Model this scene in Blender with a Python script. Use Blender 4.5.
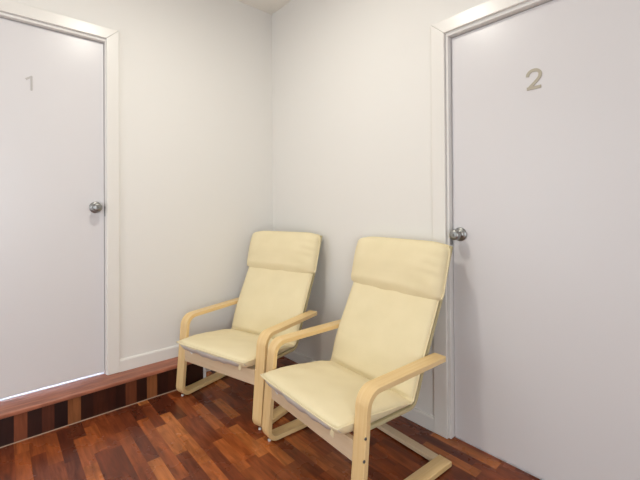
import bpy, bmesh, math, random
from mathutils import Vector, Matrix

for o in list(bpy.data.objects):
    bpy.data.objects.remove(o)
sc = bpy.context.scene
COL = sc.collection

# ------------------------------------------------------------------ camera
F_PX, CAMX, CAMY, CAMZ = 369.02, 2.5518, -1.7245, 1.1735
YAW, PITCH, ROLL, SHIFT_PX = -0.8492, 0.0063, -0.0067, -34.68
fw = Vector((math.sin(YAW) * math.cos(PITCH), math.cos(YAW) * math.cos(PITCH), math.sin(PITCH)))
rt = Vector((math.cos(YAW), -math.sin(YAW), 0))
up = rt.cross(fw)
r2 = rt * math.cos(ROLL) + up * math.sin(ROLL)
u2 = -rt * math.sin(ROLL) + up * math.cos(ROLL)
cd = bpy.data.cameras.new('camera')
cam = bpy.data.objects.new('camera', cd)
COL.objects.link(cam)
m = Matrix((r2, u2, -fw)).transposed().to_4x4()
m.translation = (CAMX, CAMY, CAMZ)
cam.matrix_world = m
cd.sensor_width = 36
cd.lens = F_PX * 36 / 640
cd.shift_y = SHIFT_PX / 640
cd.clip_start = 0.02
sc.camera = cam

# ------------------------------------------------------------------ world, lights, exposure
w = bpy.data.worlds.new('daylight')
sc.world = w
w.use_nodes = True
bg = w.node_tree.nodes['Background']
bg.inputs[0].default_value = (0.78, 0.88, 1.0, 1)
bg.inputs[1].default_value = 1.0
sc.view_settings.view_transform = 'Standard'
sc.view_settings.look = 'None'
sc.view_settings.gamma = 1
sc.view_settings.use_curve_mapping = False
sc.view_settings.exposure = 0.37


def area(name, loc, target, sx, sy, power, col, shape='RECTANGLE'):
    l = bpy.data.lights.new(name, 'AREA')
    l.shape = shape
    l.size = sx
    if shape in ('RECTANGLE', 'ELLIPSE'):
        l.size_y = sy
    l.energy = power
    l.color = col
    o = bpy.data.objects.new(name, l)
    COL.objects.link(o)
    o.location = loc
    d = Vector(target) - Vector(loc)
    o.rotation_euler = d.to_track_quat('-Z', 'Y').to_euler()
    return o


area('ceiling_lamp', (1.18, -1.15, 2.70), (1.18, -1.15, 0), 0.15, 0.15, 11.5, (1.0, 0.97, 0.87), 'DISK')
area('added_fill_right', (3.8, -2.3, 1.1), (0.0, -1.8, 0.8), 1.5, 1.7, 31, (0.84, 0.93, 1.0))  # added soft fill to lift the left wall and door, no real opening
area('added_fill_left', (0.9, -3.3, 1.2), (0.5, 0.0, 1.0), 1.4, 2.0, 12, (0.84, 0.93, 1.0))  # added weak fill to lift the right wall between the chairs
area('daylight_behind_door_one', (-0.45, -1.6, 0.75), (-0.05, -1.6, 0.16), 0.9, 0.5, 130, (0.72, 0.80, 1.0))
area('daylight_behind_door_two', (1.9, 0.45, 0.45), (1.9, 0.05, 0.0), 0.7, 0.4, 45, (0.95, 0.85, 0.9))


# ------------------------------------------------------------------ helpers
def link(name, bm, mat=None, parent=None, smooth=False):
    me = bpy.data.meshes.new(name)
    bmesh.ops.recalc_face_normals(bm, faces=bm.faces[:])
    bm.to_mesh(me)
    bm.free()
    o = bpy.data.objects.new(name, me)
    COL.objects.link(o)
    if mat:
        me.materials.append(mat)
    if parent:
        o.parent = parent
    if smooth:
        for p in me.polygons:
            p.use_smooth = True
    return o


def box(bm, x0, x1, y0, y1, z0, z1):
    v = [bm.verts.new((x, y, z)) for x in (x0, x1) for y in (y0, y1) for z in (z0, z1)]
    for f in ((0, 1, 3, 2), (4, 6, 7, 5), (0, 4, 5, 1), (2, 3, 7, 6), (0, 2, 6, 4), (1, 5, 7, 3)):
        bm.faces.new([v[i] for i in f])
    return v


def prism(bm, pts, axis, a, b):
    """extrude a 2-D polygon along an axis ('x': pts are (y,z); 'y': (x,z); 'z': (x,y))"""
    def mk(p, t):
        return {'x': (t, p[0], p[1]), 'y': (p[0], t, p[1]), 'z': (p[0], p[1], t)}[axis]
    A = [bm.verts.new(mk(p, a)) for p in pts]
    B = [bm.verts.new(mk(p, b)) for p in pts]
    bm.faces.new(A)
    bm.faces.new(B[::-1])
    n = len(pts)
    for i in range(n):
        bm.faces.new((A[i], A[(i + 1) % n], B[(i + 1) % n], B[i]))


def lathe(bm, prof, org, axis, n=32):
    """prof: (radius, height) pairs turned about 'axis' from org"""
    ax = Vector(axis).normalized()
    a = ax.orthogonal().normalized()
    b = ax.cross(a)
    rings = []
    for r, h in prof:
        rings.append([bm.verts.new(Vector(org) + ax * h + (a * math.cos(2 * math.pi * k / n) + b * math.sin(2 * math.pi * k / n)) * max(r, 1e-4)) for k in range(n)])
    for i in range(len(rings) - 1):
        for k in range(n):
            bm.faces.new((rings[i][k], rings[i][(k + 1) % n], rings[i + 1][(k + 1) % n], rings[i + 1][k]))
    bm.faces.new(rings[0])
    bm.faces.new(rings[-1])


def tube(bm, pts, r, n=8, closed=False):
    pts = [Vector(p) for p in pts]
    N = len(pts)
    rings = []
    prev = None
    for i in range(N):
        if closed:
            t = pts[(i + 1) % N] - pts[i - 1]
        else:
            t = pts[min(i + 1, N - 1)] - pts[max(i - 1, 0)]
        t.normalize()
        if prev is None:
            a = t.orthogonal().normalized()
        else:
            a = (prev - t * prev.dot(t)).normalized()
        prev = a
        b = t.cross(a)
        rings.append([bm.verts.new(pts[i] + (a * math.cos(2 * math.pi * k / n) + b * math.sin(2 * math.pi * k / n)) * r) for k in range(n)])
    for i in range(N if closed else N - 1):
        for k in range(n):
            bm.faces.new((rings[i][k], rings[i][(k + 1) % n], rings[(i + 1) % N][(k + 1) % n], rings[(i + 1) % N][k]))
    if not closed:
        bm.faces.new(rings[0])
        bm.faces.new(rings[-1])


def fillet(pts, radii, seg=10):
    """round the corners of a 2-D polyline"""
    out = [Vector(pts[0])]
    for i in range(1, len(pts) - 1):
        p, a, b = Vector(pts[i]), Vector(pts[i - 1]), Vector(pts[i + 1])
        r = radii[i - 1]
        da, db = (a - p).normalized(), (b - p).normalized()
        ang = da.angle(db)
        L = r / math.tan(ang / 2)
        c = p + (da + db).normalized() * (r / math.sin(ang / 2))
        s, e = p + da * L - c, p + db * L - c
        tot = math.pi - ang
        for k in range(seg + 1):
            t = k / seg
            v = (s * math.sin((1 - t) * tot) + e * math.sin(t * tot)) / math.sin(tot)
            out.append(c + v)
    out.append(Vector(pts[-1]))
    return out


def resample(pts, n):
    pts = [Vector(p) for p in pts]
    d = [0]
    for a, b in zip(pts, pts[1:]):
        d.append(d[-1] + (b - a).length)
    out = []
    j = 0
    for k in range(n + 1):
        s = d[-1] * k / n
        while j < len(pts) - 2 and d[j + 1] < s:
            j += 1
        t = (s - d[j]) / max(d[j + 1] - d[j], 1e-9)
        out.append(pts[j].lerp(pts[j + 1], min(max(t, 0), 1)))
    return out, d[-1]


def bevel(o, wd, seg=2, ang=35):
    b = o.modifiers.new('bevel', 'BEVEL')
    b.width = wd
    b.segments = seg
    b.limit_method = 'ANGLE'
    b.angle_limit = math.radians(ang)
    return o


def tag(o, label, cat, group=None, kind=None):
    o['label'] = label
    o['category'] = cat
    if group:
        o['group'] = group
    if kind:
        o['kind'] = kind
    return o


# ------------------------------------------------------------------ materials
def mat(name, col, rough=0.5, metal=0.0, spec=0.5, bump=None, coat=0.0):
    M = bpy.data.materials.new(name)
    M.use_nodes = True
    nt = M.node_tree
    b = nt.nodes['Principled BSDF']
    b.inputs['Base Color'].default_value = (*col, 1)
    b.inputs['Roughness'].default_value = rough
    b.inputs['Metallic'].default_value = metal
    b.inputs['Specular IOR Level'].default_value = spec
    b.inputs['Coat Weight'].default_value = coat
    if bump:
        sc_, st, dist = bump
        tc = nt.nodes.new('ShaderNodeTexCoord')
        n = nt.nodes.new('ShaderNodeTexNoise')
        n.inputs['Scale'].default_value = sc_
        n.inputs['Detail'].default_value = 4
        nt.links.new(tc.outputs['Object'], n.inputs['Vector'])
        bp = nt.nodes.new('ShaderNodeBump')
        bp.inputs['Strength'].default_value = st
        bp.inputs['Distance'].default_value = dist
        nt.links.new(n.outputs['Fac'], bp.inputs['Height'])
        nt.links.new(bp.outputs['Normal'], b.inputs['Normal'])
    return M


class G:
    """small node-graph helper"""
    def __init__(s, nt):
        s.nt = nt

    def n(s, typ, **kw):
        nd = s.nt.nodes.new(typ)
        for k, v in kw.items():
            setattr(nd, k, v)
        return nd

    def put(s, sock, v):
        if hasattr(v, 'is_output'):
            s.nt.links.new(v, sock)
        else:
            sock.default_value = v

    def math(s, op, a, b=0.0):
        nd = s.n('ShaderNodeMath', operation=op)
        s.put(nd.inputs[0], a)
        s.put(nd.inputs[1], b)
        return nd.outputs[0]

    def xyz(s, a, b, c):
        nd = s.n('ShaderNodeCombineXYZ')
        for i, v in enumerate((a, b, c)):
            s.put(nd.inputs[i], v)
        return nd.outputs[0]

    def ramp(s, fac, stops):
        nd = s.n('ShaderNodeValToRGB')
        el = nd.color_ramp.elements
        while len(el) < len(stops):
            el.new(0.5)
        for e, (p, c) in zip(el, stops):
            e.position = p
            e.color = (*c, 1)
        s.nt.links.new(fac, nd.inputs[0])
        return nd.outputs[0]

    def mix(s, f, a, b, blend='MIX'):
        nd = s.n('ShaderNodeMix', data_type='RGBA', blend_type=blend)
        s.put(nd.inputs[0], f)
        s.put(nd.inputs[6], a)
        s.put(nd.inputs[7], b)
        return nd.outputs[2]


def parquet(name, along, across, width, lmin, stops, rough, seed=0.0, grain=0.35, gap=0.45, strips=None):
    """strips running along one object axis, rows stacked along another, every board its own tone"""
    M = bpy.data.materials.new(name)
    M.use_nodes = True
    nt = M.node_tree
    g = G(nt)
    b = nt.nodes['Principled BSDF']
    tc = g.n('ShaderNodeTexCoord')
    sp = g.n('ShaderNodeSeparateXYZ')
    nt.links.new(tc.outputs['Object'], sp.inputs[0])
    A, B = sp.outputs[along], sp.outputs[across]
    rowf = g.math('DIVIDE', g.math('ADD', B, 20.0 + seed), width)
    row = g.math('FLOOR', rowf)
    wr = g.n('ShaderNodeTexWhiteNoise', noise_dimensions='1D')
    g.put(wr.inputs['W'], g.math('ADD', row, seed * 7.3))
    ln = g.math('ADD', lmin, g.math('MULTIPLY', wr.outputs['Value'], lmin * 0.5))
    wo = g.n('ShaderNodeTexWhiteNoise', noise_dimensions='1D')
    g.put(wo.inputs['W'], g.math('ADD', row, 133.7 + seed))
    colf = g.math('ADD', g.math('DIVIDE', g.math('ADD', A, 20.0), ln), g.math('MULTIPLY', wo.outputs['Value'], 9.0))
    col = g.math('FLOOR', colf)
    wn = g.n('ShaderNodeTexWhiteNoise', noise_dimensions='3D')
    g.put(wn.inputs['Vector'], g.xyz(row, col, seed))
    base = g.ramp(wn.outputs['Value'], stops)
    if strips:
        # a known run of strips: their edges along the axis and the tone of each
        lo, hi = strips[0][0], strips[-1][0]
        fac = g.math('DIVIDE', g.math('SUBTRACT', B, lo), hi - lo)
        base = g.ramp(fac, [(min((e_ - lo) / (hi - lo), 1.0), c_) for e_, c_ in strips])
        base.node.color_ramp.interpolation = 'CONSTANT'
    # grain stretched along the board and shifted per board
    v = g.xyz(g.math('MULTIPLY', A, 6.0), g.math('MULTIPLY', B, 75.0), g.math('MULTIPLY', wn.outputs['Value'], 50.0))
    ns = g.n('ShaderNodeTexNoise')
    ns.inputs['Scale'].default_value = 1.0
    ns.inputs['Detail'].default_value = 5
    nt.links.new(v, ns.inputs['Vector'])
    gr = g.ramp(ns.outputs['Fac'], [(0.3, (0.45, 0.40, 0.36)), (0.7, (1.25, 1.2, 1.15))])
    c = g.mix(grain, base, gr, 'MULTIPLY')
    # larger figure in the timber
    v2 = g.xyz(g.math('MULTIPLY', A, 3.0), g.math('MULTIPLY', B, 14.0), g.math('MULTIPLY', wn.outputs['Value'], 30.0))
    n2 = g.n('ShaderNodeTexNoise')
    n2.inputs['Scale'].default_value = 1.6
    n2.inputs['Detail'].default_value = 3
    n2.inputs['Distortion'].default_value = 1.2
    nt.links.new(v2, n2.inputs['Vector'])
    fg = g.ramp(n2.outputs['Fac'], [(0.32, (0.42, 0.36, 0.32)), (0.62, (1.1, 1.08, 1.05))])
    c = g.mix(grain * 1.3, c, fg, 'MULTIPLY')
    # joints
    fr = g.math('FRACT', rowf)
    e1 = g.math('LESS_THAN', fr, 0.02)
    e2 = g.math('LESS_THAN', g.math('FRACT', colf), 0.005)
    e = g.math('MAXIMUM', e1, e2)
    c = g.mix(g.math('MULTIPLY', e, gap), c, (0.02, 0.008, 0.004, 1))
    nt.links.new(c, b.inputs['Base Color'])
    b.inputs['Specular IOR Level'].default_value = 0.4
    nr = g.n('ShaderNodeTexNoise')
    nr.inputs['Scale'].default_value = 5.0
    nr.inputs['Detail'].default_value = 4
    nt.links.new(tc.outputs['Object'], nr.inputs['Vector'])
    rr = g.math('ADD', rough, g.math('MULTIPLY', g.math('SUBTRACT', nr.outputs['Fac'], 0.5), 0.25))
    nt.links.new(rr, b.inputs['Roughness'])
    bp = g.n('ShaderNodeBump')
    bp.inputs['Strength'].default_value = 0.03
    bp.inputs['Distance'].default_value = 0.002
    nt.links.new(ns.outputs['Fac'], bp.inputs['Height'])
    nt.links.new(bp.outputs['Normal'], b.inputs['Normal'])
    return M


def wood(name, c1, c2, rough=0.4, scl=(120, 5, 5)):
    """pale birch with fine lengthwise lines"""
    M = bpy.data.materials.new(name)
    M.use_nodes = True
    nt = M.node_tree
    g = G(nt)
    b = nt.nodes['Principled BSDF']
    tc = g.n('ShaderNodeTexCoord')
    mp = g.n('ShaderNodeMapping')
    mp.inputs['Scale'].default_value = scl
    nt.links.new(tc.outputs['Object'], mp.inputs['Vector'])
    ns = g.n('ShaderNodeTexNoise')
    ns.inputs['Scale'].default_value = 1.0
    ns.inputs['Detail'].default_value = 4
    nt.links.new(mp.outputs[0], ns.inputs['Vector'])
    c = g.ramp(ns.outputs['Fac'], [(0.3, c1), (0.7, c2)])
    nt.links.new(c, b.inputs['Base Color'])
    b.inputs['Roughness'].default_value = rough
    return M


def fabric(name, col, weave=500):
    M = bpy.data.materials.new(name)
    M.use_nodes = True
    nt = M.node_tree
    g = G(nt)
    b = nt.nodes['Principled BSDF']
    tc = g.n('ShaderNodeTexCoord')
    n1 = g.n('ShaderNodeTexNoise')
    n1.inputs['Scale'].default_value = 7
    n1.inputs['Detail'].default_value = 3
    nt.links.new(tc.outputs['Object'], n1.inputs['Vector'])
    c = g.mix(n1.outputs['Fac'], (col[0] * 0.94, col[1] * 0.93, col[2] * 0.90, 1), (min(col[0] * 1.05, 1), min(col[1] * 1.05, 1), col[2] * 1.08, 1))
    nt.links.new(c, b.inputs['Base Color'])
    b.inputs['Roughness'].default_value = 0.9
    b.inputs['Specular IOR Level'].default_value = 0.15
    b.inputs['Sheen Weight'].default_value = 0.1
    # creases across the cushion plus the weave
    mp = g.n('ShaderNodeMapping')
    mp.inputs['Scale'].default_value = (3, 8, 8)
    nt.links.new(tc.outputs['Object'], mp.inputs['Vector'])
    n2 = g.n('ShaderNodeTexNoise')
    n2.inputs['Scale'].default_value = 1.3
    n2.inputs['Detail'].default_value = 3
    n2.inputs['Distortion'].default_value = 0.8
    nt.links.new(mp.outputs[0], n2.inputs['Vector'])
    n3 = g.n('ShaderNodeTexNoise')
    n3.inputs['Scale'].default_value = weave
    nt.links.new(tc.outputs['Object'], n3.inputs['Vector'])
    b1 = g.n('ShaderNodeBump')
    b1.inputs['Strength'].default_value = 0.22
    b1.inputs['Distance'].default_value = 0.006
    nt.links.new(n2.outputs['Fac'], b1.inputs['Height'])
    b2 = g.n('ShaderNodeBump')
    b2.inputs['Strength'].default_value = 0.15
    b2.inputs['Distance'].default_value = 0.001
    nt.links.new(n3.outputs['Fac'], b2.inputs['Height'])
    nt.links.new(b1.outputs['Normal'], b2.inputs['Normal'])
    nt.links.new(b2.outputs['Normal'], b.inputs['Normal'])
    return M


M_WALL = mat('white_wall_paint', (0.82, 0.795, 0.755), 0.75, spec=0.3, bump=(60, 0.06, 0.002))
M_CEIL = mat('cream_ceiling_paint', (0.86, 0.82, 0.75), 0.8, bump=(30, 0.06, 0.003))
M_TRIM = mat('white_gloss_trim', (0.82, 0.79, 0.745), 0.3, bump=(25, 0.05, 0.002))
M_DOOR = mat('white_door_paint', (0.73, 0.705, 0.71), 0.29, spec=0.4, bump=(25, 0.02, 0.001))
M_LINE = mat('white_lining_paint', (0.80, 0.77, 0.74), 0.6)
M_END = mat('white_painted_board', (0.8, 0.79, 0.78), 0.5)
M_GAP_REFL = mat('pale_gap_reflector', (0.75, 0.75, 0.76), 0.5)  # for the strip added to catch light under the doors
M_CHROME = mat('satin_chrome', (0.33, 0.33, 0.32), 0.34, 1.0)
M_DARK = mat('dark_keyhole', (0.02, 0.02, 0.02), 0.6)
M_NUM1 = mat('grey_number', (0.52, 0.49, 0.47), 0.5)
M_NUM2 = mat('tan_number', (0.46, 0.41, 0.32), 0.5)
M_CAULK = mat('pale_caulk', (0.34, 0.22, 0.15), 0.6)
FL = [(0.0, (0.11, 0.025, 0.011)), (0.25, (0.20, 0.047, 0.017)), (0.6, (0.31, 0.075, 0.022)), (0.85, (0.41, 0.110, 0.030)), (1.0, (0.54, 0.18, 0.050))]
RS = [(0.0, (0.022, 0.006, 0.004)), (0.55, (0.040, 0.011, 0.006)), (0.72, (0.085, 0.022, 0.010)), (0.88, (0.17, 0.052, 0.022)), (1.0, (0.26, 0.090, 0.034))]
TR = [(0.0, (0.32, 0.115, 0.065)), (0.5, (0.42, 0.155, 0.093)), (1.0, (0.48, 0.185, 0.112))]
M_FLOOR = parquet('merbau_strip_parquet', 0, 1, 0.0575, 0.24, FL, 0.27, grain=0.5, gap=0.15)
DK, DB, BR, RB, MB_ = (0.030, 0.008, 0.005), (0.095, 0.026, 0.013), (0.27, 0.098, 0.036), (0.25, 0.075, 0.034), (0.16, 0.046, 0.019)
STRIPS = [(-2.2, DB), (-2.14, DK), (-2.03, BR), (-1.97, DK), (-1.88, DB), (-1.82, DK), (-1.659, RB), (-1.604, DK), (-1.547, DB), (-1.491, (0.018, 0.005, 0.004)),
          (-1.434, BR), (-1.371, DK), (-1.314, (0.06, 0.016, 0.008)), (-1.257, (0.045, 0.011, 0.006)), (-1.20, DK), (-1.145, MB_), (-1.085, DK),
          (-1.031, BR), (-0.965, DK), (-0.90, (0.055, 0.014, 0.007)), (-0.84, DK), (-0.5, DK)]
M_RISER = parquet('dark_upright_strips', 2, 1, 0.0566, 9.0, RS, 0.33, seed=0.31, gap=0.1, strips=STRIPS)
M_TREAD = parquet('brown_step_board', 1, 0, 0.30, 1.6, TR, 0.38, seed=1.7, grain=0.45)
M_BIRCH = wood('pale_birch', (0.80, 0.55, 0.25), (0.87, 0.63, 0.32))
M_RAIL = wood('pale_beech_rail', (0.70, 0.53, 0.34), (0.77, 0.60, 0.41), scl=(4, 60, 60))
M_CUSH = fabric('cream_cotton', (0.85, 0.735, 0.475))
M_SHELL = fabric('olive_beige_canvas', (0.56, 0.48, 0.28))
M_UNDER = fabric('grey_lining', (0.62, 0.56, 0.50))
M_WHITE = mat('white_plastic', (0.8, 0.8, 0.78), 0.45)
M_SCREW = mat('dark_steel', (0.16, 0.16, 0.17), 0.4, 0.8)

# ------------------------------------------------------------------ the room
RH, STEP, TREAD = 2.7786, 0.164, 0.146
X1, Y1 = 3.9, -3.4            # far sides of the room, behind the camera
WT = 0.12
D1A, D1B = -2.012, -1.215     # doorway in the left wall (along y)
D2A, D2B = 1.568, 2.372       # doorway in the right wall (along x)
D1T, D2T = 2.213, 2.057
STEP_END = -0.645


def struct(o, label, cat):
    return tag(o, label, cat, kind='structure')


bm = bmesh.new()
box(bm, -1.0, X1, Y1, 1.0, -0.08, 0.0)
struct(link('floor', bm, M_FLOOR), 'glossy red-brown strip parquet floor', 'floor')
bm = bmesh.new()
box(bm, -0.12, X1 + 0.12, Y1 - 0.12, 0.12, RH, RH + 0.1)
struct(link('ceiling', bm, M_CEIL), 'cream painted ceiling in the upper corner', 'ceiling')
bm = bmesh.new()
box(bm, -WT, 0, D1B, 0.0, 0, RH)
box(bm, -WT, 0, Y1, D1A, 0, RH)
box(bm, -WT, 0, D1A, D1B, D1T, RH)
struct(link('wall_left', bm, M_WALL), 'warm white wall holding door number 1', 'wall')
bm = bmesh.new()
box(bm, -WT, D2A, 0, WT, 0, RH)
box(bm, D2B, X1, 0, WT, 0, RH)
box(bm, D2A, D2B, 0, WT, D2T, RH)
struct(link('wall_right', bm, M_WALL), 'warm white wall holding door number 2', 'wall')
bm = bmesh.new()
box(bm, X1, X1 + WT, Y1, WT, 0, RH)
struct(link('wall_back', bm, M_WALL), 'white wall behind the viewer on the right', 'wall')
bm = bmesh.new()
box(bm, -WT, X1 + WT, Y1 - WT, Y1, 0, RH)
struct(link('wall_front', bm, M_WALL), 'white wall behind the viewer on the left', 'wall')


# raised wooden step along the left wall, in front of door 1
bm = bmesh.new()
prism(bm, [(-0.6, 0.0), (TREAD - 0.012, 0.0), (TREAD - 0.012, STEP - 0.022), (-0.6, STEP - 0.022)], 'y', Y1, STEP_END - 0.02)
step = struct(link('step', bm, M_RISER), 'low wooden step with dark upright strips below door number 1', 'step')
bm = bmesh.new()
prism(bm, [(-0.6, STEP - 0.022), (TREAD - 0.004, STEP - 0.022), (TREAD, STEP - 0.018), (TREAD, STEP - 0.004), (TREAD - 0.004, STEP), (-0.6, STEP)], 'y', Y1, STEP_END - 0.02)
link('tread', bm, M_TREAD, step)
bm = bmesh.new()
box(bm, 0.0005, TREAD - 0.008, STEP_END - 0.0195, STEP_END, 0.001, STEP - 0.023)
link('end_board', bm, M_END, step)['label'] = 'white painted board closing the end of the step'
bm = bmesh.new()
prism(bm, [(TREAD - 0.012, 0), (TREAD - 0.008, 0), (TREAD - 0.012, 0.004)], 'y', Y1, STEP_END)
struct(link('trim_1', bm, M_CAULK), 'thin pale bead where the step meets the floor', 'trim')

# baseboards
BB = [(0, 0), (0.012, 0), (0.012, 0.066), (0.008, 0.074), (0, 0.076)]
bm = bmesh.new()
prism(bm, [(x, STEP + z) for x, z in BB], 'y', -1.147, STEP_END - 0.02)
prism(bm, BB, 'y', STEP_END + 0.0, 0)
struct(link('baseboard_left', bm, M_TRIM), 'white baseboard at the foot of the left wall', 'baseboard')
bm = bmesh.new()
prism(bm, [(-y, z) for y, z in BB], 'x', 0.012, 1.493)
struct(link('baseboard_right', bm, M_TRIM), 'white baseboard behind the chairs', 'baseboard')


def map_door(which, o):
    """doors are modelled with a = along the opening from the latch edge, d = out of the wall into the room, z up"""
    if which == 1:
        o.matrix_world = Matrix(((0, 1, 0, 0), (-1, 0, 0, D1B), (0, 0, 1, STEP), (0, 0, 0, 1)))
    else:
        o.matrix_world = Matrix(((1, 0, 0, D2A), (0, -1, 0, 0), (0, 0, 1, 0), (0, 0, 0, 1)))


def ribbon(bm, pts, half, d0, d1):
    """flat stroke of constant width standing in the a-z plane between depths d0 and d1"""
    P = [Vector(p) for p in pts]
    Lf, Rt = [], []
    n = len(P)
    for i in range(n):
        t0 = (P[i] - P[max(i - 1, 0)]) if i else (P[1] - P[0])
        t1 = (P[min(i + 1, n - 1)] - P[i]) if i < n - 1 else t0
        t0.normalize(); t1.normalize()
        n0, n1 = Vector((-t0.y, t0.x)), Vector((-t1.y, t1.x))
        nn = (n0 + n1)
        nn = nn.normalized() if nn.length > 1e-6 else n0
        k = half / max(nn.dot(n0), 0.45)
        Lf.append(P[i] + nn * k)
        Rt.append(P[i] - nn * k)
    mk = lambda p, d: bm.verts.new((p.x, d, p.y))
    La, Ra = [mk(p, d0) for p in Lf], [mk(p, d0) for p in Rt]
    Lb, Rb = [mk(p, d1) for p in Lf], [mk(p, d1) for p in Rt]
    for i in range(n - 1):
        for q in ((Lb[i], Lb[i + 1], Rb[i + 1], Rb[i]), (La[i], Ra[i], Ra[i + 1], La[i + 1]),
                  (La[i], La[i + 1], Lb[i + 1], Lb[i]), (Ra[i], Rb[i], Rb[i + 1], Ra[i + 1])):
            bm.faces.new(q)
    bm.faces.new((La[0], Lb[0], Rb[0], Ra[0]))
    bm.faces.new((La[-1], Ra[-1], Rb[-1], Lb[-1]))


def make_door(which, label, reveal, wid, top, gap, knob, cas_w, cas_h, num_pts, num_half, num_mat, num_label):
    e = bpy.data.objects.new('door_%d' % which, None)
    COL.objects.link(e)
    map_door(which, e)
    struct(e, label, 'door')
    W = wid + 2 * reveal          # clear opening between the casings
    REC = -0.03                   # leaf face sits behind the wall face
    bm = bmesh.new()
    box(bm, reveal + 0.0004, reveal + wid, REC - 0.04, REC, gap, top)
    leaf = bevel(link('door_leaf', bm, M_DOOR, e), 0.002, 2)
    # lining: jambs and head, with the stop bead behind the leaf
    bm = bmesh.new()
    box(bm, -0.012, reveal - 0.002, -0.118, 0.0, 0.001, top + 0.004)
    box(bm, W - reveal + 0.002, W + 0.012, -0.118, 0.0, 0.001, top + 0.004)
    box(bm, -0.012, W + 0.012, -0.118, 0.0, top + 0.004, top + 0.022)
    box(bm, reveal - 0.002, reveal + 0.010, -0.095, REC - 0.041, 0.001, top)
    box(bm, reveal, W - reveal, -0.095, REC - 0.041, top - 0.008, top + 0.004)
    bevel(link('door_lining', bm, M_LINE, e), 0.0015, 1)
    # casing: three mitred boards with an eased face
    t = 0.015
    zi, zo = top + 0.021, top + 0.021 + cas_h

    def board(bm, quad):
        """quad in (a, z): inner-start, inner-end, outer-end, outer-start"""
        a = [bm.verts.new((p[0], -0.001, p[1])) for p in quad]
        b = [bm.verts.new((p[0], t, p[1])) for p in quad]
        bm.faces.new(a[::-1]); bm.faces.new(b)
        for i in range(4):
            bm.faces.new((a[i], a[(i + 1) % 4], b[(i + 1) % 4], b[i]))
    bm = bmesh.new()
    q = 0.0002
    board(bm, [(0, 0.001), (0, zi - q), (-cas_w, zo - q), (-cas_w, 0.001)])
    board(bm, [(W, 0.001), (W + cas_w, 0.001), (W + cas_w, zo - q), (W, zi - q)])
    board(bm, [(0, zi), (W, zi), (W + cas_w, zo), (-cas_w, zo)])
    bevel(link('door_casing', bm, M_TRIM, e), 0.003, 3)
    # pale strip added under the leaf to brighten the light gap
    bm = bmesh.new()
    box(bm, reveal, W - reveal, -0.115, REC - 0.002, 0.0003, 0.002)
    link('gap_reflector', bm, M_GAP_REFL, e)
    # knob
    ka, kz = knob
    bm = bmesh.new()
    lathe(bm, [(0.034, 0), (0.0345, 0.003), (0.032, 0.007), (0.024, 0.010), (0.014, 0.012), (0.0125, 0.030), (0.015, 0.034), (0.0235, 0.037),
               (0.0262, 0.043), (0.0265, 0.056), (0.0245, 0.065), (0.019, 0.069), (0.010, 0.070)], (ka, REC, kz), (0, 1, 0), 40)
    k = link('door_knob', bm, M_CHROME, e, True)
    bm = bmesh.new()
    box(bm, ka - 0.0015, ka + 0.0015, REC + 0.0698, REC + 0.0706, kz - 0.007, kz + 0.007)
    link('keyhole', bm, M_DARK, k)
    bm = bmesh.new()
    box(bm, -0.001, 0.0012 , -0.028, -0.002, kz - 0.055, kz + 0.005)
    box(bm, reveal - 0.0025, reveal - 0.0008, -0.028, -0.004, kz - 0.055, kz + 0.005)
    bevel(link('strike_plate', bm, M_CHROME, e), 0.0005, 1)
    bm = bmesh.new()
    for si, stroke in enumerate(num_pts):
        ribbon(bm, stroke, num_half, REC - 0.0005, REC + 0.003 + 0.0004 * si)
    nb = link('door_number', bm, num_mat, e)
    nb['label'] = num_label
    return e


def smooth2(pts, it=2):
    """Chaikin smoothing that keeps the end points"""
    for _ in range(it):
        out = [pts[0]]
        for a, b in zip(pts, pts[1:]):
            out.append((a[0] * .75 + b[0] * .25, a[1] * .75 + b[1] * .25))
            out.append((a[0] * .25 + b[0] * .75, a[1] * .25 + b[1] * .75))
        out.append(pts[-1])
        pts = out
    return pts


one = [[(D1B - y, z - STEP) for y, z in s_] for s_ in ([(-1.5985, 1.8905), (-1.571, 1.9105)], [(-1.5745, 1.9115), (-1.5735, 1.832)])]
curve = smooth2([(1.9424, 1.7395), (1.9452, 1.7522), (1.9553, 1.7615), (1.9683, 1.7640), (1.9810, 1.7615), (1.9915, 1.7520),
                 (1.9940, 1.7410), (1.9905, 1.7290), (1.9808, 1.7175), (1.9649, 1.7028), (1.9500, 1.6900)], 2)
two = [[(x - D2A, z) for x, z in s_] for s_ in (curve, [(1.9405, 1.6870), (1.9960, 1.6875)])]
make_door(1, 'flush white door numbered 1, up the step on the left wall', 0.007, 0.783, 2.030, 0.011, (D1B + 1.268, 1.184 - STEP), 0.068, 0.066, one, 0.0045, M_NUM1, 'grey number 1')
make_door(2, 'flush white door numbered 2 in the right wall at floor level', 0.016, 0.772, 2.036, 0.007, (1.624 - D2A, 1.035), 0.075, 0.068, two, 0.0065, M_NUM2, 'tan number 2')

# ------------------------------------------------------------------ the armchair
CW, SW, TH = 0.714, 0.064, 0.022          # overall width, strip width, strip thickness
IN = CW / 2 - SW


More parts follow.
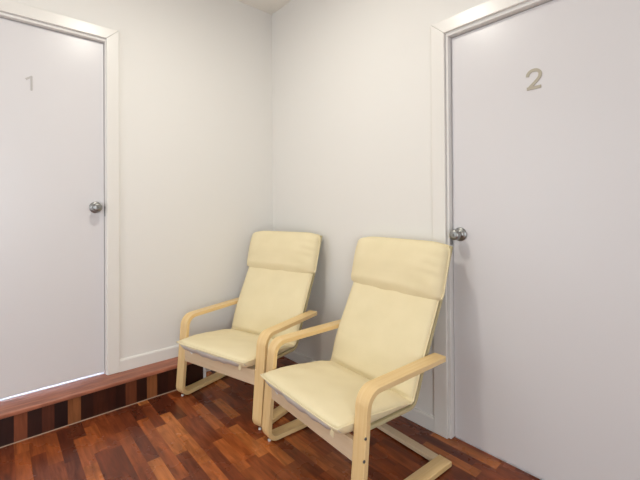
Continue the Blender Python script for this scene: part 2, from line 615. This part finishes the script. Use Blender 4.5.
def side_frame(bm, x0, x1):
    # centre line of the bent strip: arm end, front top, foot, runner end   (y back, z up)
    top, bot = 0.5015 - TH / 2, 0.029 - TH / 2
    pl = fillet([(0.548, top + 0.005), (0.0525 + TH / 2 - 0.004, top), (0.004 + TH / 2, bot), (0.577, bot - 0.002)], [0.062, 0.045], 12)
    pl = [pl[0], pl[0].lerp(pl[1], 0.012), pl[0].lerp(pl[1], 0.03), pl[0].lerp(pl[1], 0.2)] + pl[1:]
    n = len(pl)
    xm, hw = (x0 + x1) / 2, (x1 - x0) / 2
    rings = []
    for i, p in enumerate(pl):
        t0 = (pl[i] - pl[i - 1]) if i else (pl[1] - pl[0])
        t1 = (pl[i + 1] - pl[i]) if i < n - 1 else t0
        t = (t0.normalized() + t1.normalized()).normalized()
        nr = Vector((t.y, -t.x))
        h = hw * (0.62 if i == 0 else 0.88 if i == 1 else 1.0)
        th = TH / 2 * (0.75 if i == 0 else 1.0)
        a, b = p + nr * th, p - nr * th
        rings.append([bm.verts.new((xm - h, a.x, a.y)), bm.verts.new((xm + h, a.x, a.y)), bm.verts.new((xm + h, b.x, b.y)), bm.verts.new((xm - h, b.x, b.y))])
    for i in range(n - 1):
        for k in range(4):
            bm.faces.new((rings[i][k], rings[i][(k + 1) % 4], rings[i + 1][(k + 1) % 4], rings[i + 1][k]))
    bm.faces.new(rings[0]); bm.faces.new(rings[-1])


# upper face of the seat-and-back shell seen from the side (y, z)
SHELL = fillet([(-0.028, 0.320), (0.412, 0.302), (0.495, 0.490), (0.620, 0.735), (0.711, 0.982)], [0.042, 0.9, 0.6], 14)
CH = 0.572                                  # cushion width


def profile(n, s0=0.0, s1=1.0):
    pts, L = resample(SHELL, 400)
    i0, i1 = int(400 * s0), int(400 * s1)
    q, _ = resample(pts[i0:i1 + 1], n)
    nor = []
    for i in range(n + 1):
        t = (q[min(i + 1, n)] - q[max(i - 1, 0)]).normalized()
        nor.append(Vector((-t.y, t.x)))
    return q, nor, L


def wob(u, s, k):
    return (math.sin(9.1 * u + 5.3 * s + k) + math.sin(17.3 * s - 6.1 * u + 2.1 * k) + math.sin(23.0 * u * s + 3.3 * k)) / 3.0


def pad(bm, ns, nu, s0, s1, hw_f, base_f, thick_f, edge_f, pu, ps, k, ext0=0.0, ext1=0.0, rip=0.0025, cr=0.012, wf=3.0, cp=10, cy=0.0, pk=0.0):
    """closed stuffed pad riding on the shell profile; returns the rim points"""
    q, nor, L = profile(ns, s0, s1)
    if ext0:
        d = (q[0] - q[1]).normalized()
        q[0] = q[0] + d * ext0
    rim = {}
    T, B = [], []
    for i in range(ns + 1):
        s = i / ns
        # crowd the rows towards both ends
        rowT, rowB = [], []
        for j in range(nu + 1):
            a = -math.cos(math.pi * j / nu)
            a = 0.55 * a + 0.45 * (2 * j / nu - 1)
            b = 2 * s - 1
            puff = max((1 - abs(a) ** pu) * (1 - abs(b) ** ps), 0) ** 0.5
            x = a * hw_f(s) * (1 - cr * abs(b) ** cp)
            base, th, ed = base_f(s, a), thick_f(s, a), edge_f(s)
            nt_ = base + ed + (th - ed) * puff + rip * puff * wob(a * 1.3, s * wf, k)
            nb_ = base + ed * (1 - min(puff * 1.5, 1))
            nt_ += pk * puff * max(0.0, a - 0.25) ** 2 * math.sin(34 * s + 5 * a + math.sin(11 * s))
            P, N = q[i], nor[i]
            tan = Vector((N.y, -N.x))
            P = P - tan * (cy * abs(a) ** 9 * abs(b) ** cp * (1 if b > 0 else -1))
            edge = i in (0, ns) or j in (0, nu)
            pt = P + N * nt_
            vt = bm.verts.new((x, pt.x, pt.y))
            rowT.append(vt)
            if edge:
                rowB.append(vt)
                rim[(i, j)] = Vector((x, pt.x, pt.y))
            else:
                pb = P + N * nb_
                rowB.append(bm.verts.new((x, pb.x, pb.y)))
        T.append(rowT); B.append(rowB)
    for i in range(ns):
        for j in range(nu):
            bm.faces.new((T[i][j], T[i][j + 1], T[i + 1][j + 1], T[i + 1][j]))
            if len({B[i][j], B[i][j + 1], B[i + 1][j + 1], B[i + 1][j]}) == 4:
                try:
                    bm.faces.new((B[i][j], B[i + 1][j], B[i + 1][j + 1], B[i][j + 1]))
                except ValueError:
                    pass
    loop = [rim[(0, j)] for j in range(nu + 1)] + [rim[(i, nu)] for i in range(1, ns + 1)] + \
           [rim[(ns, j)] for j in range(nu - 1, -1, -1)] + [rim[(i, 0)] for i in range(ns - 1, 0, -1)]
    return loop


def interp(tab, s):
    for (a, va), (b, vb) in zip(tab, tab[1:]):
        if s <= b:
            t = (s - a) / (b - a)
            t = t * t * (3 - 2 * t)
            return va + (vb - va) * t
    return tab[-1][1]


def make_armchair():
    t = bpy.data.objects.new('armchair', None)
    COL.objects.link(t)
    for sgn in (-1, 1):
        bm = bmesh.new()
        a, b = sorted((sgn * IN, sgn * CW / 2))
        side_frame(bm, a, b)
        fr = bevel(link('side_frame', bm, M_BIRCH, t), 0.0022, 2)
        for yy, zz in ((0.034, 0.340), (0.0255, 0.262)) if sgn > 0 else ():
            bm = bmesh.new()
            lathe(bm, [(0.0055, -0.002), (0.0055, 0.0008), (0.004, 0.0016), (0.002, 0.001)], (sgn * CW / 2, yy, zz), (sgn, 0, 0), 16)
            link('screw', bm, M_SCREW, fr, True)
        for yy in (0.034, 0.555):
            bm = bmesh.new()
            lathe(bm, [(0.007, 0.0), (0.0085, 0.0015), (0.0085, 0.008)], (sgn * (CW / 2 - SW / 2), yy, 0.0), (0, 0, 1), 16)
            link('foot_pad', bm, M_WHITE, fr, True)
    bm = bmesh.new()
    box(bm, -IN, IN, 0.028, 0.050, 0.227, 0.307)
    bevel(link('front_rail', bm, M_RAIL, t), 0.002, 2)
    bm = bmesh.new()
    box(bm, -IN, IN, 0.526, 0.570, 0.0075, 0.027)
    bevel(link('rear_rail', bm, M_RAIL, t), 0.002, 2)
    # bent seat-and-back shell under the cushion
    q, nor, L = profile(60, 0.085, 1.0)
    bm = bmesh.new()
    poly = [(p.x, p.y) for p in q] + [((p - n * 0.016).x, (p - n * 0.016).y) for p, n in zip(q[::-1], nor[::-1])]
    rings = []
    hw = CH / 2 - 0.004
    for p, n in zip(q, nor):
        b = p - n * 0.016
        rings.append([bm.verts.new((-hw, p.x, p.y)), bm.verts.new((hw, p.x, p.y)), bm.verts.new((hw, b.x, b.y)), bm.verts.new((-hw, b.x, b.y))])
    for i in range(60):
        for k in range(4):
            bm.faces.new((rings[i][k], rings[i][(k + 1) % 4], rings[i + 1][(k + 1) % 4], rings[i + 1][k]))
    bm.faces.new(rings[0]); bm.faces.new(rings[-1])
    sh = bevel(link('seat_shell', bm, M_SHELL, t), 0.004, 2)
    sh['label'] = 'olive beige canvas shell under the cushion'

    # long seat-and-back cushion, pinched where seat meets back
    sj = 0.37
    thick = [(0, 0.066), (0.12, 0.066), (0.28, 0.050), (0.34, 0.034), (sj, 0.014), (0.405, 0.034), (0.50, 0.046), (0.72, 0.048), (1.0, 0.044)]
    edge = [(0, 0.044), (0.1, 0.044), (0.26, 0.030), (sj, 0.012), (0.5, 0.022), (1.0, 0.024)]
    bm = bmesh.new()
    loop = pad(bm, 90, 34, 0.0, 1.0, lambda s: CH / 2 - 0.006 * math.exp(-((s - sj) / 0.08) ** 2), lambda s, a: 0.002,
               lambda s, a: interp(thick, s), lambda s: interp(edge, s), 9, 22, 1.0, ext0=0.018, cr=0.015, cp=24, cy=0.007, pk=0.002)
    cu = link('cushion', bm, M_CUSH, t, True)
    bm = bmesh.new()
    tube(bm, loop, 0.0035, 8, True)
    link('piping', bm, M_CUSH, cu, True)
    # lining panel hanging below the front edge of the cushion
    bm = bmesh.new()
    n = 30
    rows = []
    for j in range(n + 1):
        a = 2 * j / n - 1
        x = a * (CH / 2 - 0.016)
        dz = 0.012 + 0.020 * (1 - abs(a) ** 4) + 0.003 * math.sin(7 * a + 1) + 0.003 * math.sin(19 * a)
        y = -0.038 + 0.003 * math.sin(9 * a) + 0.010 * abs(a) ** 9
        rows.append([bm.verts.new((x, y, 0.358)), bm.verts.new((x, y + 0.006, 0.358 - dz * 0.6)), bm.verts.new((x, y + 0.018, 0.352 - dz)), bm.verts.new((x, y + 0.030, 0.352 - dz)), bm.verts.new((x, y + 0.024, 0.356))])
    for j in range(n):
        for k in range(5):
            bm.faces.new((rows[j][k], rows[j][(k + 1) % 5], rows[j + 1][(k + 1) % 5], rows[j + 1][k]))
    bm.faces.new(rows[0]); bm.faces.new(rows[-1])
    li = link('front_lining', bm, M_UNDER, cu, True)
    li['label'] = 'greyish lining below the front edge of the cushion'
    # head pillow wrapped over the top of the back
    th2 = [(0, 0.058), (0.2, 0.080), (0.6, 0.096), (1.0, 0.098)]
    bm = bmesh.new()
    loop = pad(bm, 36, 34, 0.752, 1.0, lambda s: CH / 2 + 0.023 - 0.002 * s ** 3, lambda s, a: 0.003, lambda s, a: interp(th2, s), lambda s: 0.026 + 0.020 * s, 7, 6, 2.7, rip=0.003, cr=0.045, wf=0.7, cp=8, cy=0.028, pk=0.007)
    hp = link('head_pillow', bm, M_CUSH, t, True)
    bm = bmesh.new()
    tube(bm, loop, 0.0042, 8, True)
    link('piping', bm, M_CUSH, hp, True)
    # little fastening tabs below the cushion front
    for x, y, z, r in ((0.235, -0.022, 0.325, 0.2), (-0.175, -0.014, 0.322, -1.1)):
        bm = bmesh.new()
        v = box(bm, -0.009, 0.009, -0.001, 0.001, -0.012, 0.012)
        bmesh.ops.rotate(bm, verts=bm.verts, cent=(0, 0, 0), matrix=Matrix.Rotation(r, 3, 'Y'))
        bmesh.ops.translate(bm, verts=bm.verts, vec=(x, y, z))
        link('fastening_tab', bm, M_WHITE if x < 0.1 else M_CUSH, cu)
    return t


def copy_tree(o, parent=None):
    c = o.copy()
    COL.objects.link(c)
    if parent:
        c.parent = parent
    for ch in list(o.children):
        copy_tree(ch, c)
    return c


def place(o, x, y, th):
    """x, y: where the outer front corner on the left would stand; th: turn about z"""
    o.location = (x + math.cos(th) * CW / 2, y + math.sin(th) * CW / 2, 0)
    o.rotation_euler = (0, 0, th)


near = make_armchair()
far = copy_tree(near)
for fr in far.children:
    for sc_ in [c for c in fr.children if c.name.startswith('screw')]:
        bpy.data.objects.remove(sc_)
place(near, 0.942, -0.720, -0.055)
place(far, 0.2131, -0.8852, 0.268)
tag(near, 'cream-cushioned armchair with pale bentwood arms, right-hand one beside door number 2', 'armchair', 'cream armchairs along the right wall')
tag(far, 'cream-cushioned armchair with pale bentwood arms in the corner by the dark step', 'armchair', 'cream armchairs along the right wall')
